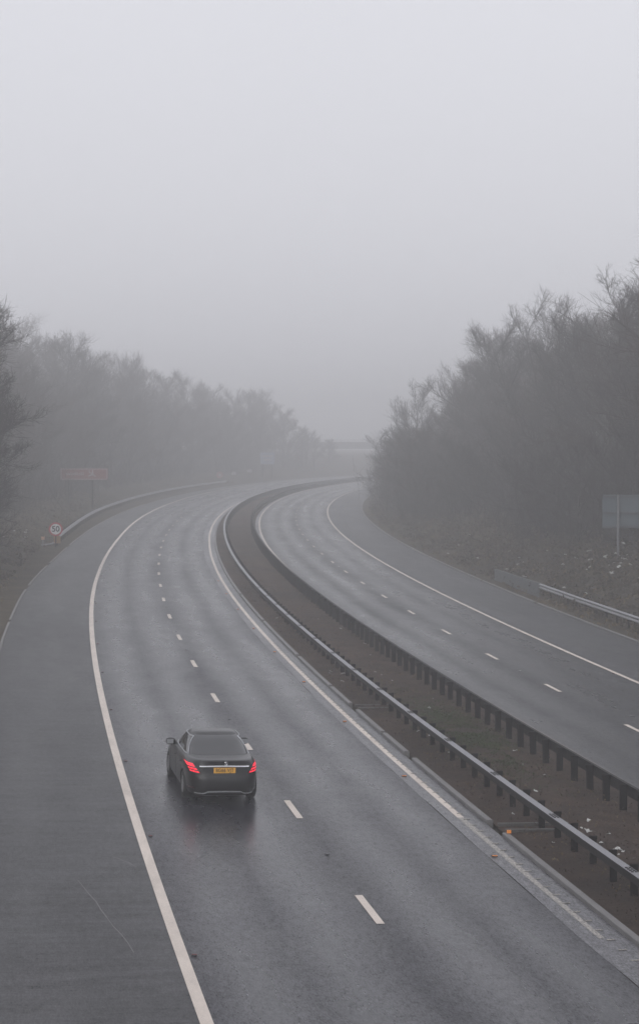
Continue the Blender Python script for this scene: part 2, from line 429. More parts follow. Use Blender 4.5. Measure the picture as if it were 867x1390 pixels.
# W rail: section seen from the traffic side of the far carriageway
wprof=[(.0,0),(.035,-.02),(.075,-.07),(.03,-.125),(.0,-.155),(.03,-.185),(.075,-.24),(.035,-.29),(0,-.31),(-.012,-.31),(.02,-.285),(.058,-.24),(.018,-.19),(-.014,-.155),(.018,-.12),(.058,-.07),(.02,-.025),(-.012,0)]
chan=[(0,0),(.11,-.01),(.11,-.05),(.05,-.06),(.05,-.20),(.11,-.21),(.11,-.25),(0,-.26)]
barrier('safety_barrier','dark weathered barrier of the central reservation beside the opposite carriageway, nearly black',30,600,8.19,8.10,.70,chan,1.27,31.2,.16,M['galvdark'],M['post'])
wl=[(-a,b) for a,b in wprof]
ob_=lerp([(60,21.75),(115,21.75),(700,21.75)])
rb=barrier('safety_barrier','bright galvanised corrugated barrier on the grass bank past the opposite hard shoulder',72,114.8,21.75,21.95,.72,wl,1.9,73,.10,M['galv'],M['post'],ground_fn=lambda s,o:.12)
e_=MB(); c0=P(120.3,21.75,0)
mbp=MB(); fr=frames(114.9,127.5,1.0,21.72,0)
vals=[]
for i,(a,rg,u) in enumerate(fr):
    t=i/(len(fr)-1); vals.append((a,rg,u,.86-.12*t))
for (a,rg,u,h),(a2,r2,u2,h2) in zip(vals[:-1],vals[1:]):
    n=len(mbp.v)
    for (A,RR,UU,HH) in ((a,rg,u,h),(a2,r2,u2,h2)):
        for x_,z_ in ((-.07,.04),(.07,.04),(.07,HH),(-.07,HH)): mbp.v.append(tuple(A+RR*x_+UU*z_-c0))
    mbp.f+=[(n+k,n+(k+1)%4,n+4+(k+1)%4,n+4+k) for k in range(4)]
    if a is vals[0][0]: mbp.f.append((n,n+1,n+2,n+3))
mbp.f.append((len(mbp.v)-4,len(mbp.v)-3,len(mbp.v)-2,len(mbp.v)-1))
o=mbp.build('barrier_end_panel',M['conc']); o.location=c0
tag(o,'plain grey slab panel at the end of the barrier on the far kerb','barrier panel')
wr=wprof
lb=barrier('safety_barrier','galvanised corrugated barrier curving away behind the round 50 sign',153,345,lerp([(150,-7.25),(165,-7.3),(204,-8.0),(262,-8.2),(700,-8.2)]),lerp([(150,-7.4),(165,-7.45),(204,-8.15),(262,-8.35),(700,-8.3)]),.74,wr,2.4,153.3,.11,M['galv'],M['post'],ground_fn=lambda s,o:.08)
# terminal with its orange-yellow reflective plate
t=empty('barrier_terminal',P(151.9,-7.28,.05),-heading(152)); tag(t,'small barrier terminal with orange plate at the start of the barrier under the 50 sign','barrier terminal')
mb=MB(); mb.box((0,0,.42),(.50,.05,.55)); mb.build('reflective_plate',M['yellow'],t)
mb=MB(); mb.tube([(0,.06,-.1),(0,.06,.6)],.05,8); mb.build('post',M['post'],t)
mb=MB(); mb.tube([(-.1,.3,.25),(-.5,-.4,.1),(-1.1,-1.2,.08)],[.09,.07,.05],8); mb.build('ramped_end',M['galv'],t)
t=empty('marker_post',P(151.2,-8.3,bank(151,-8.3)),-heading(151)); tag(t,'low pale marker post with a peach head left of the orange barrier plate','marker post')
mb=MB(); mb.box((0,0,.25),(.12,.06,.6)); mb.build('post',M['galv'],t)
mb=MB(); mb.box((0,-.01,.62),(.26,.05,.24)); mb.build('reflector',simple('peach_reflector',(.55,.36,.24),.5),t)

# ------------------------------------------------------------------ signs
def text_mesh(body,size,name,depth=.004,font_align='CENTER',spacing=1.0,bold=0.0):
    cu=bpy.data.curves.new(name,'FONT'); cu.body=body; cu.size=size; cu.align_x=font_align; cu.align_y='CENTER'; cu.extrude=depth; cu.space_character=spacing; cu.offset=bold
    o=bpy.data.objects.new(name,cu); C.objects.link(o)
    bpy.context.view_layer.update()
    me=bpy.data.meshes.new_from_object(o.evaluated_get(bpy.context.evaluated_depsgraph_get()))
    bpy.data.objects.remove(o); bpy.data.curves.remove(cu)
    me.name=name
    me.transform(Matrix.Rotation(PI/2,4,'X'))     # stands up, facing -Y
    return me
def disc(mb,r,y0,y1,z,n=40,cx=0):
    a=len(mb.v)
    for y in (y0,y1):
        for k in range(n): mb.v.append((cx+r*math.cos(2*PI*k/n),y,z+r*math.sin(2*PI*k/n)))
    mb.f+= [tuple(a+k for k in range(n)),tuple(a+n+k for k in range(n))[::-1]]+[(a+k,a+(k+1)%n,a+n+(k+1)%n,a+n+k) for k in range(n)]
# 50 sign
t=empty('speed_limit_sign',P(150,-7.25,.06)+Vector((0,0,0)),-heading(150)*.5+.03)
t.location=P(150.6,-7.3,.05)
tag(t,'round 50 speed limit sign with a red ring at the start of the verge barrier','speed limit sign')
mb=MB(); mb.tube([(-.0,.07,-.2),(0,.07,1.75)],.04,8); mb.build('post',M['galvdark'],t)
mb=MB(); disc(mb,.52,0,.03,1.28); mb.build('red_ring',M['red'],t)
mb=MB(); disc(mb,.40,-.006,.001,1.28); mb.build('white_face',M['white'],t)
me=text_mesh('50',.60,'number',bold=.012); o=obj('number',me,M['black'],t); o.location=(0,-.012,1.28)
# brown sign
t=empty('brown_sign',P(213,-9.9,bank(213,-9.9)),-heading(213)*.3)
tag(t,'wide brown road sign with a white plane symbol beyond the left verge barrier','road sign')
bz=3.85; bw=5.2; bh=1.25
mb=MB(); mb.box((-.6,0,bz),(bw,.05,bh)); mb.build('panel',M['brown'],t)
mb=MB()
for z_ in (bz-bh/2+.07,bz+bh/2-.07): mb.box((-.6,-.03,z_),(bw-.12,.01,.07))
for x_ in (-.6-bw/2+.09,-.6+bw/2-.09): mb.box((x_,-.031,bz),(.07,.012,bh-.2))
mb.build('border',M['hazewhite'],t)
for x_ in (.30,-2.3):
    mb=MB(); mb.tube([(x_,.09,-.3),(x_,.09,bz+bh/2)],.07,8); mb.build('post',M['galvdark'],t)
mb=MB()
def pol(pts,y=-.032,th=.01):
    n=len(mb.v)
    for yy in (y,y-th):
        for x_,z_ in pts: mb.v.append((x_,yy,z_))
    m=len(pts); mb.f+=[tuple(n+k for k in range(m)),tuple(n+m+k for k in range(m))[::-1]]+[(n+k,n+(k+1)%m,n+m+(k+1)%m,n+m+k) for k in range(m)]
px_,pz_=.28,bz
def rot(pts,a,cx,cz): return [(cx+x*math.cos(a)-z*math.sin(a),cz+x*math.sin(a)+z*math.cos(a)) for x,z in pts]
A=-.6
pol(rot([(-.48,.05),(-.48,-.05),(.40,-.06),(.52,0),(.40,.06)],A,px_,pz_))
pol(rot([(-.08,.05),(.14,.05),(-.16,.44),(-.28,.44)],A,px_,pz_),-.034)
pol(rot([(-.08,-.05),(.14,-.05),(-.16,-.44),(-.28,-.44)],A,px_,pz_),-.034)
pol(rot([(-.42,.03),(-.32,.03),(-.46,.20),(-.54,.20)],A,px_,pz_),-.036)
mb.build('plane_symbol',M['hazewhite'],t)
mb=MB(); x_=-2.9; r0=random.Random(2)
while x_<-.5:
    if r0.random()<.88:
        hgt_=r0.choice([.24,.24,.32]); mb.box((x_,-.034,bz+(hgt_-.24)/2),(.10,.012,hgt_)); mb.box((x_+.06,-.034,bz-.08),(.07,.013,.05))
    x_+=.22
mb.build('lettering',M['hazewhite'],t)
# sign on the right bank seen from behind
t=empty('large_sign',P(117.5,27.0,bank(117.5,27)-.2),-.10)
tag(t,'large grey sign seen from behind on the bank by the right edge','road sign')
mb=MB(); mb.box((1.35,.12,3.08),(4.5,.03,1.95)); mb.build('panel',M['signback'],t)
mb=MB()
for z_ in (2.18,3.0,3.95): mb.box((1.35,.06,z_),(4.45,.085,.10))
mb.build('back_rail',simple('dark_rail',(.045,.05,.055),.5,.3),t)
for x_ in (0,2.8):
    mb=MB(); mb.tube([(x_,-.03,-.3),(x_,-.03,4.06)],.075,10); mb.build('post',simple('grey_post',(.12,.12,.13),.6,.2),t)
# far signs in the fog
t=empty('blue_sign',P(396,-9.2,bank(396,-9.2)),.05); tag(t,'square pale blue road sign deep in the fog above the far bend','road sign')
mb=MB(); mb.box((0,0,4.3),(3.0,.05,2.5)); mb.build('panel',M['blue'],t)
mb=MB(); mb.box((0,-.03,4.75),(2.2,.01,.3)); mb.box((0,-.03,4.0),(1.6,.01,.3)); mb.build('white_bars',M['hazewhite'],t)
for x_ in (-1,1):
    mb=MB(); mb.tube([(x_,.08,-.5),(x_,.08,5.5)],.08,8); mb.build('post',M['galvdark'],t)
t=empty('red_sign',P(340,-8.6,bank(340,-8.6)),.05); tag(t,'small faint red sign in the fog left of the blue sign','road sign')
mb=MB(); disc(mb,.62,0,.03,1.9); mb.build('red_face',M['hazered'],t)
mb=MB(); disc(mb,.26,-.006,.001,1.9); mb.build('white_centre',M['hazewhite'],t)
mb=MB(); mb.tube([(0,.07,-.4),(0,.07,2.3)],.04,8); mb.build('post',M['galvdark'],t)
for i,(s_,o_,h_,lab) in enumerate(((356,-8.7,1.9,'faint white marker board in the fog just right of the red sign'),(375,-9.0,2.0,'faintest white marker board in the fog, under the blue sign'))):
    t=empty('marker_board',P(s_,o_,bank(s_,o_)),.05); tag(t,lab,'marker board','white boards in the fog')
    mb=MB(); mb.box((0,0,h_),(.9,.04,.6)); mb.build('board',M['hazewhite'],t)
    mb=MB(); mb.tube([(0,.06,-.4),(0,.06,h_+.2)],.04,8); mb.build('post',M['galvdark'],t)

# ------------------------------------------------------------------ overbridge in the fog
def bridge():
    s_=610
    a=P(s_,-80,0); b=P(s_+25,130,0)
    d=(b-a); d.z=0; Lb=d.length; ang=math.atan2(d.y,d.x)
    root=empty('overbridge',(a.x,a.y,0),ang); tag(root,'grey concrete road bridge crossing the motorway, almost lost in the fog','bridge')
    zt=8.4
    mb=MB(); mb.box((Lb/2,0,zt-1.6),(Lb+30,10,1.6)); mb.build('deck',M['conc'],root)
    mb=MB(); mb.box((Lb/2,-5.1,zt-.55),(Lb+30,.25,.9)); mb.box((Lb/2,5.1,zt-.55),(Lb+30,.25,.9)); mb.build('parapet',M['conc'],root)
    mb=MB()
    for z_ in (zt+.25,zt+.65): mb.box((Lb/2,-5.1,z_),(Lb+30,.06,.07))
    for k in range(int(Lb/2.5)): mb.box((k*2.5,-5.1,zt+.25),(.06,.06,.9))
    mb.build('railing',M['galvdark'],root)
    for q in (.22,.42,.70):
        mb=MB()
        for yy in (-3,0,3): mb.tube([(Lb*q,yy,-4),(Lb*q,yy,zt-1.6)],.45,12)
        mb.box((Lb*q,0,zt-2.7),(1.1,8,.6)); mb.build('pier',M['conc'],root)
bridge()

# ------------------------------------------------------------------ road studs
def stud(col):
    mb=MB(); mb.box((0,0,.010),(.11,.13,.020)); mb.box((0,0,.024),(.08,.07,.012)); me=mb.mesh('stud'); me.materials.append(M['studbase'])
    m2=MB(); m2.box((0,-.045,.024),(.11 if col!='galv' else .06,.02,.022)); m3=m2.mesh('reflector'); m3.materials.append(M[col])
    return me,m3
def studs(col,lab,grp,lst):
    a,b=stud(col)
    for s_,o_ in lst:
        o=bpy.data.objects.new('road_stud',a); link(o); o.scale=(.75,.75,.75) if col!='amber' else (1,1,1); o.location=P(s_,o_,.006); o.rotation_euler=(0,math.atan(K),-heading(s_)); tag(o,lab,'road stud',grp)
        q=bpy.data.objects.new('reflector',b); link(q,o)
studs('amber','amber road stud beside the edge line next to the central reservation','amber studs along the reservation edge line',[(51.17+8.84*i,oR(51+8.8*i)-.26) for i in range(-1,9)])
studs('redref','small red road stud just right of the left edge line','red studs along the left edge line',[(53.3+8.8*i,oL(53+8.8*i)+.2) for i in range(-1,9)])
studs('galv','grey road stud in a gap between lane dashes of the nearer carriageway','white studs between the near lane dashes',[(51.5+17.67*i,oC(51+17*i)) for i in range(0,6)])
studs('white','pale road stud in a gap between lane dashes of the opposite carriageway','white studs between the far lane dashes',[(81.6+18.44*i,12.68) for i in range(0,5)])
studs('redref','red road stud beside the outer edge line of the opposite carriageway','red studs along the far edge line',[(81.1+18.4*i,16.2) for i in range(0,5)])
o=MB(); o.box((0,0,.03),(.09,.06,.06)); o=o.build('kerb_reflector',M['amber']); o.location=P(52.9,4.66,.11); tag(o,'orange reflector on the end of the kerb by the drainage gap','reflector')

# ------------------------------------------------------------------ litter
def scrap(seed):
    r=random.Random(seed); mb=MB(); n=4; g=[[Vector(((i-1.5)*.33+r.uniform(-.1,.1),(j-1.5)*.33+r.uniform(-.1,.1),r.uniform(-.15,.28))) for j in range(n)] for i in range(n)]
    for i in range(n-1):
        for j in range(n-1): mb.quad(g[i][j],g[i+1][j],g[i+1][j+1],g[i][j+1])
    me=mb.mesh('scrap'); me.materials.append(M['litter']); return me
scraps=[scrap(i) for i in range(5)]
rl=random.Random(12)
def litter(lst,lab,grp):
    for i,(s_,o_,sz,h_) in enumerate(lst):
        o=bpy.data.objects.new('litter_scrap',scraps[i%5]); link(o); o.location=P(s_,o_,h_+sz*.12); o.scale=(sz,sz*rl.uniform(.5,1.1),sz)
        o.rotation_euler=(rl.uniform(-.5,.5),rl.uniform(-.5,.5),rl.uniform(0,6)); tag(o,lab,'litter',grp)
L1=[]
for i in range(26):
    s_=rl.gauss(114.5,3.2); o_=rl.gauss(26.6,1.3); L1.append((s_,o_,rl.choice([.12,.16,.2,.24]),bank(s_,o_)+.25))
litter(L1,'pale scrap of rubbish in the cluster on the bank under the large grey sign','rubbish on the bank under the grey sign')
L2_=[(s_:=rl.uniform(104,160),o_:=rl.uniform(21.6,28),rl.choice([.14,.2,.26]),bank(s_,o_)+.22) for i in range(22)]
litter(L2_,'pale scrap of rubbish caught in the brambles of the right bank','rubbish along the right bank')
L3=[(s_:=rl.uniform(44,100),o_:=rl.uniform(5.0,8.0),rl.choice([.06,.08,.12]),res_h(s_,o_)) for i in range(34)]
L3+=[(s_:=rl.gauss(52.5,1.4),o_:=rl.gauss(6.3,.35),rl.choice([.08,.12,.16]),res_h(s_,o_)) for i in range(12)]
litter(L3,'small pale scrap of litter on the brown earth of the central reservation','litter in the central reservation')
L4=[(s_:=rl.uniform(112,175),o_:=rl.uniform(-13,-8.4),rl.choice([.14,.2,.25]),bank(s_,o_)+.1) for i in range(14)]
litter(L4,'pale scrap of litter on the rough grass of the left verge','litter on the left verge')
# ------------------------------------------------------------------ the car
RB=[ # z, half width, y rear, y front, exponent
 (.17,.78,-2.14,2.12,5.0),(.22,.85,-2.26,2.26,5.2),(.30,.885,-2.315,2.32,5.4),(.42,.90,-2.345,2.345,5.4),(.56,.905,-2.345,2.345,5.4),
 (.64,.905,-2.325,2.33,5.4),(.69,.905,-2.30,2.30,5.6),(.76,.90,-2.292,2.28,5.6),(.84,.89,-2.285,2.24,5.4),(.91,.868,-2.278,2.16,5.2),(.96,.838,-2.275,2.08,5.0),
 (.995,.805,-2.282,1.98,4.8),(1.012,.775,-2.262,1.90,4.6),(1.018,.70,-2.18,1.80,4.4),(1.025,.50,-1.95,1.5,4.0),(1.03,.25,-1.3,1.0,3.5)]
def zfront(y,z):
    if y<.6: g=1
    else:
        t=min(1,(y-.6)/1.75); g=1-.30*t*t*(3-2*t)*.95
    return .17+(z-.17)*g
def sup(a,yr,yf,n,t):
    c=(yr+yf)/2; b=(yf-yr)/2; cs,sn=math.cos(t),math.sin(t)
    return a*math.copysign(abs(cs)**(2/n),cs), c+b*math.copysign(abs(sn)**(2/n),sn)
def loft(mb,R,nt=112,top=True,bottom=True,zf=lambda y,z:z):
    base=len(mb.v)
    for z,a,yr,yf,n in R:
        for k in range(nt):
            t=2*PI*k/nt; t=t+.18*math.sin(4*t)*-1*.5   # crowd samples towards the corners
            x,y=sup(a,yr,yf,n,t); mb.v.append((x,y,zf(y,z)))
    for i in range(len(R)-1):
        for k in range(nt): mb.f.append((base+i*nt+k,base+i*nt+(k+1)%nt,base+(i+1)*nt+(k+1)%nt,base+(i+1)*nt+k))
    if bottom: mb.f.append(tuple(base+k for k in range(nt))[::-1])
    if top: mb.f.append(tuple(base+(len(R)-1)*nt+k for k in range(nt)))
def ring(R,z):
    for A,B in zip(R[:-1],R[1:]):
        if A[0]<=z<=B[0]:
            t=(z-A[0])/(B[0]-A[0]); return tuple(a+(b-a)*t for a,b in zip(A,B))
    return R[0] if z<R[0][0] else R[-1]
def surf_y(R,x,z,end=-1):
    _,a,yr,yf,n=ring(R,z); c=(yr+yf)/2;b=(yf-yr)/2
    return c+end*b*max(0,1-min(1,abs(x)/a)**n)**(1/n)
def surf_x(R,y,z):
    _,a,yr,yf,n=ring(R,z); c=(yr+yf)/2;b=(yf-yr)/2
    return a*max(0,1-min(1,abs(y-c)/b)**n)**(1/n)
RC=[(.93,.80,-1.78,1.22,4.2),(1.0,.785,-1.66,1.06,4.2),(1.06,.765,-1.52,.93,4.2),(1.14,.735,-1.34,.77,4.1),(1.22,.695,-1.16,.61,4.0),(1.30,.65,-.98,.44,3.9),(1.355,.612,-.84,.31,3.8),(1.39,.575,-.72,.19,3.6),(1.415,.52,-.58,.05,3.3),(1.432,.43,-.42,-.10,3.0),(1.44,.28,-.30,-.15,2.6),(1.443,.1,-.24,-.2,2.2)]
# shoulder taper: the roof ridge runs lengthwise, so upper rings keep some length
RC[8]=(1.415,.53,-.66,.10,3.4);RC[9]=(1.432,.45,-.58,.02,3.2);RC[10]=(1.44,.33,-.48,-.06,3.0);RC[11]=(1.443,.16,-.38,-.12,2.6)
CS,CO=57.45,-1.155
car=empty('saloon_car',(0,0,0)); tag(car,'black saloon car with lit red tail lamps driving away in the near lane','car')
def boolean_cut(me,cutters):
    o=bpy.data.objects.new('tmp',me); C.objects.link(o); tmp=[]
    for i,cm in enumerate(cutters):
        c=bpy.data.objects.new('cut',cm); C.objects.link(c); tmp.append(c)
        m=o.modifiers.new('b','BOOLEAN'); m.operation='DIFFERENCE'; m.object=c; m.solver='EXACT'
    bpy.context.view_layer.update()
    out=bpy.data.meshes.new_from_object(o.evaluated_get(bpy.context.evaluated_depsgraph_get()))
    for c in tmp: bpy.data.objects.remove(c)
    bpy.data.objects.remove(o)
    return out
def cylx(x0,x1,y,z,r,n=36):
    mb=MB(); mb.tube([(x0,y,z),(x1,y,z)],r,n); return mb.mesh()
mb=MB(); loft(mb,RB,zf=zfront)
WY=(-1.42,1.42)
cut=[cylx(sx*.62,sx*1.1,wy,.325,.365) for wy in WY for sx in (-1,1)]
body=boolean_cut(mb.mesh(),cut)
b=obj('body',body,M['carpaint'],car,smooth=True)
try: body.set_sharp_from_angle(angle=math.radians(38))
except Exception: pass
mb=MB(); loft(mb,RC,bottom=False); cab=mb.build('cabin',M['carpaint'],car,smooth=True)
def patch(fn,nu,nv,name,material,parent,smooth=True):
    v=[fn(i/nu,j/nv) for j in range(nv+1) for i in range(nu+1)]
    f=[(j*(nu+1)+i,j*(nu+1)+i+1,(j+1)*(nu+1)+i+1,(j+1)*(nu+1)+i) for j in range(nv) for i in range(nu)]
    me=bpy.data.meshes.new(name); me.from_pydata(v,[],f); me.update()
    return obj(name,me,material,parent,smooth)
# rear glass and windscreen
def rg(end,z0,z1,wf,off):
    def fn(u,v):
        z=z0+(z1-z0)*v; a=ring(RC,z)[1]; x=(u*2-1)*a*wf(v)
        y=surf_y(RC,x,z,end); return (x,y+end*off,z+off*.8)
    return fn
patch(rg(-1,.985,1.372,lambda v:.93-.02*v,.006),24,14,'rear_window',M['glass'],car)
patch(rg(1,.99,1.36,lambda v:.88-.03*v,.006),24,14,'windscreen',M['glass'],car)
# side windows: front edge raked, rear edge drawn to a point at the belt
def sidef(sx,ya,yb,off=.006):
    def fn(u,v):
        z=1.0+.345*v; _,a,yr,yf,n=ring(RC,z)
        y0=ya(v); y1=yb(v); y=y0+(y1-y0)*u
        return (sx*(surf_x(RC,y,z)+off),y,z+off*.4)
    return fn
rearE=lambda v:-1.30+.56*v**.8; frontE=lambda v:.88-.66*v
for sx in (-1,1):
    w=patch(sidef(sx,lambda v:rearE(v)+.02,lambda v:-.16),10,8,'rear_side_window',M['glass'],car)
    w=patch(sidef(sx,lambda v:-.10,lambda v:frontE(v)-.02),10,8,'front_side_window',M['glass'],car)
    F=sidef(sx,rearE,frontE,.010); mb=MB()
    pts=[F(u/20,0) for u in range(20,-1,-1)]+[F(0,v/10) for v in range(1,11)]+[F(u/20,1) for u in range(1,21)]
    mb.tube(pts,.014,6); mb.build('window_trim',M['satinchrome'],car)
    # mirror
    mb=MB(); R=[(-.085,.02,.02),( -.07,.10,.06),(0,.125,.085),(.06,.11,.075),(.085,.04,.03)]
    n0=16
    base=len(mb.v)
    for z,rx,ry in R:
        for k in range(n0):
            t=2*PI*k/n0; mb.v.append((sx*.945+rx*math.cos(t),.66+ry*math.sin(t),1.0+z))
    for i in range(len(R)-1):
        for k in range(n0): mb.f.append((base+i*n0+k,base+i*n0+(k+1)%n0,base+(i+1)*n0+(k+1)%n0,base+(i+1)*n0+k))
    mb.f.append(tuple(base+k for k in range(n0))[::-1]); mb.f.append(tuple(base+4*n0+k for k in range(n0)))
    mb.tube([(sx*.82,.70,.955),(sx*.93,.68,.97)],[.035,.025],8)
    mr=mb.build('door_mirror',M['carpaint'],car,True)
    mb=MB(); base=0
    mb.box((sx*.965,.575,1.0),(.17,.01,.105)); mb.build('mirror_glass',M['satinchrome'],mr)
    # door handles, sill
    for y_ in (.05,-.92):
        mb=MB(); x_=surf_x(RB,y_,.80); mb.tube([(sx*(x_+.012),y_-.10,.80),(sx*(x_+.028),y_,.803),(sx*(x_+.012),y_+.10,.80)],.012,6)
        mb.build('door_handle',M['carpaint'],car)
    for y_ in (-.14,.92,-1.12):
        mb=MB(); pts=[(sx*(surf_x(RB,y_,z)+.001),y_+(0 if y_!=-1.12 else max(0,(.6-z))*.5),z) for z in (.28,.4,.55,.7,.85,.95)]
        mb.tube(pts,.004,4); mb.build('door_seam',M['rubber'],car)
# wheels
def wheel(sx,wy):
    root=None
    mb=MB(); prof=[(.20,-.105),(.29,-.112),(.318,-.10),(.326,-.07),(.327,.07),(.318,.10),(.29,.112),(.20,.105)]
    n=48; base=0
    for k in range(n):
        t=2*PI*k/n
        for r_,x_ in prof: mb.v.append((x_,r_*math.cos(t),r_*math.sin(t)))
    m=len(prof)
    for k in range(n):
        for i in range(m-1): mb.f.append((k*m+i,k*m+i+1,((k+1)%n)*m+i+1,((k+1)%n)*m+i))
    w=mb.build('wheel',M['rubber'],car,True); w.location=(sx*.785,wy,.327)
    mb=MB(); 
    for k in range(10):
        t=2*PI*k/10; Mx=Matrix.Rotation(t,4,'X'); mb.box((sx*.085,0,.13),(.03,.04,.19),Mx)
    mb.tube([(sx*.06,0,0),(sx*.108,0,0)],.05,16)
    mb2=[(.215,-.05),(.235,.10),(.225,.105),(.205,-.04)]
    base=len(mb.v); n=40
    for k in range(n):
        t=2*PI*k/n
        for r_,x_ in mb2: mb.v.append((sx*x_,r_*math.cos(t),r_*math.sin(t)))
    for k in range(n):
        for i in range(4): mb.f.append((base+k*4+i,base+k*4+(i+1)%4,base+((k+1)%n)*4+(i+1)%4,base+((k+1)%n)*4+i))
    mb.build('rim',M['alloy'],w)
    return w
for wy in WY:
    for sx in (-1,1): wheel(sx,wy)
mb=MB(); mb.box((0,0,.36),(1.3,3.9,.24)); mb.build('underbody',M['rubber'],car)
# tail lamps
def poly_patch(corners,off,name,material,parent,n=10):
    # corners: 4 (x,z): bottom inner, bottom outer, top outer, top inner
    def fn(u,v):
        bx=corners[0][0]+(corners[1][0]-corners[0][0])*u; bz_=corners[0][1]+(corners[1][1]-corners[0][1])*u
        tx=corners[3][0]+(corners[2][0]-corners[3][0])*u; tz=corners[3][1]+(corners[2][1]-corners[3][1])*u
        x=bx+(tx-bx)*v; z=bz_+(tz-bz_)*v
        y=surf_y(RB,x,z,-1)
        # outward normal, numerically
        e=.004
        dx=(surf_y(RB,x+e,z)-surf_y(RB,x-e,z))/(2*e)
        nn=Vector((dx,-1,0)).normalized()
        return (x+nn.x*off,y+nn.y*off,z)
    return patch(fn,n,n,name,material,parent)
for sx in (-1,1):
    lamp=poly_patch([(sx*.565,.718),(sx*.80,.735),(sx*.872,.895),(sx*.735,.93)],.004,'tail_lamp',M['lamphouse'],car)
    B=lambda v0,v1,i0=0:[(sx*(.595+.150*v0),.724+.198*v0),(sx*(.795+.070*v0),.742+.16*v0),(sx*(.795+.070*v1),.742+.16*v1),(sx*(.595+.150*v1),.724+.198*v1)]
    for v0,v1 in ((.02,.20),(.33,.52),(.66,.98)):
        poly_patch(B(v0,v1),.008,'lit_bar',M['lamplit'],lamp)
# chrome trim over the plate, number plate, emblem, bumper trim
mb=MB(); mb.sweep([(Vector((x,surf_y(RB,x,.885)-.004,.885-.012*(abs(x)/.6)**2)),Vector((0,-1,0)),Vector((0,0,1))) for x in np.linspace(-.60,.60,25)],[(-.01,-.012),(.026,-.011),(.028,-.003),(.0,.015)])
mb.build('boot_trim',M['brightchrome'],car)
yp=surf_y(RB,0,.79)-.012
mb=MB(); mb.box((0,yp,.79),(.53,.012,.125)); pl=mb.build('number_plate',M['plate'],car)
me=text_mesh('BG66 VJT',.118,'characters',.002,spacing=1.08,bold=.001); o=obj('characters',me,M['dark'],pl); o.location=(0,yp-.009,.79)
me.transform(Matrix.Scale(.86,4,(1,0,0)))
mb=MB(); c=Vector((.03,surf_y(RB,0,.945)-.008,.945)); n=24
mb.tube([c+Vector((.038*math.cos(2*PI*k/n),0,.038*math.sin(2*PI*k/n))) for k in range(n+1)],.005,6,False)
for k in range(3):
    t=PI/2+2*PI*k/3; mb.tube([c,c+Vector((.036*math.cos(t),0,.036*math.sin(t)))],[.008,.002],5)
mb.build('emblem',M['chrome'],car)
mb=MB(); px=[-.70,-.66,-.50,-.455,-.40,-.2,0,.2,.40,.455,.50,.66,.70]; pz=[.255,.25,.252,.268,.295,.30,.302,.30,.295,.268,.252,.25,.255]
mb.sweep([(Vector((x,surf_y(RB,x,z)-.006,z)),Vector((0,-1,0)),Vector((0,0,1))) for x,z in zip(px,pz)],[(-.01,-.012),(.034,-.010),(.034,-.002),(0,.016)])
mb.build('bumper_trim',M['satinchrome'],car)
poly_patch([(-.52,.20),(.52,.20),(.60,.245),(-.60,.245)],.006,'diffuser',M['rubber'],car)
mb=MB()
pts=[(x,surf_y(RB,x,.655)-.001,.655) for x in np.linspace(-.84,.84,30)]
mb.tube(pts,.005,4); mb.build('bumper_seam',M['rubber'],car)
poly_patch([(-.84,.36),(-.70,.36),(-.70,.39),(-.84,.39)],.004,'reflector',M['lamphouse'],car,4)
poly_patch([(.84,.36),(.70,.36),(.70,.39),(.84,.39)],.004,'reflector',M['lamphouse'],car,4)
# place on the banked road
pc=P(CS,CO,.002); th=heading(CS)
axle=Vector((0,1.42,0))
car.rotation_euler=(0,math.atan(K),-th+.036)
R3=car.rotation_euler.to_matrix(); car.location=pc+R3@axle+R3@Vector((-.03,0,0)); car.scale=(.965,1,1)

# ------------------------------------------------------------------ trees
def tubes_mesh(segs,name,sides=3):
    """segs: list of (points[k,3], radii[k])"""
    V=[];F=[];base=0
    for pts,rad in segs:
        pts=np.asarray(pts,float); m=len(pts)
        t=np.gradient(pts,axis=0); t/= (np.linalg.norm(t,axis=1,keepdims=True)+1e-9)
        ref=np.array([0,0,1.]) if abs(t[0,2])<.9 else np.array([1.,0,0])
        a=np.cross(t,ref); a/=np.linalg.norm(a,axis=1,keepdims=True)+1e-9; b_=np.cross(t,a)
        ang=np.arange(sides)*2*PI/sides
        ring_=pts[:,None,:]+(a[:,None,:]*np.cos(ang)[None,:,None]+b_[:,None,:]*np.sin(ang)[None,:,None])*np.asarray(rad)[:,None,None]
        V.append(ring_.reshape(-1,3))
        i=np.arange(m-1)[:,None]*sides; k=np.arange(sides)[None,:]; k2=(k+1)%sides
        F.append(np.stack([i+k,i+k2,i+sides+k2,i+sides+k],-1).reshape(-1,4)+base); base+=m*sides
    V=np.vstack(V);F=np.vstack(F)
    me=bpy.data.meshes.new(name); me.vertices.add(len(V)); me.vertices.foreach_set('co',V.ravel().astype(np.float32))
    me.loops.add(F.size); me.loops.foreach_set('vertex_index',F.ravel().astype(np.int32))
    me.polygons.add(len(F)); me.polygons.foreach_set('loop_start',np.arange(0,F.size,4,dtype=np.int32))
    try: me.polygons.foreach_set('loop_total',np.full(len(F),4,np.int32))
    except Exception: pass
    me.update(calc_edges=True); return me
def branch(rg_,p,d,L,n,bend,up,jit):
    pts=[p]; d=d/np.linalg.norm(d)
    for i in range(n):
        d=d+rg_.normal(size=3)*jit+np.array([0,0,up]); d/=np.linalg.norm(d)
        p=p+d*L/n; pts.append(p)
    return np.array(pts),d
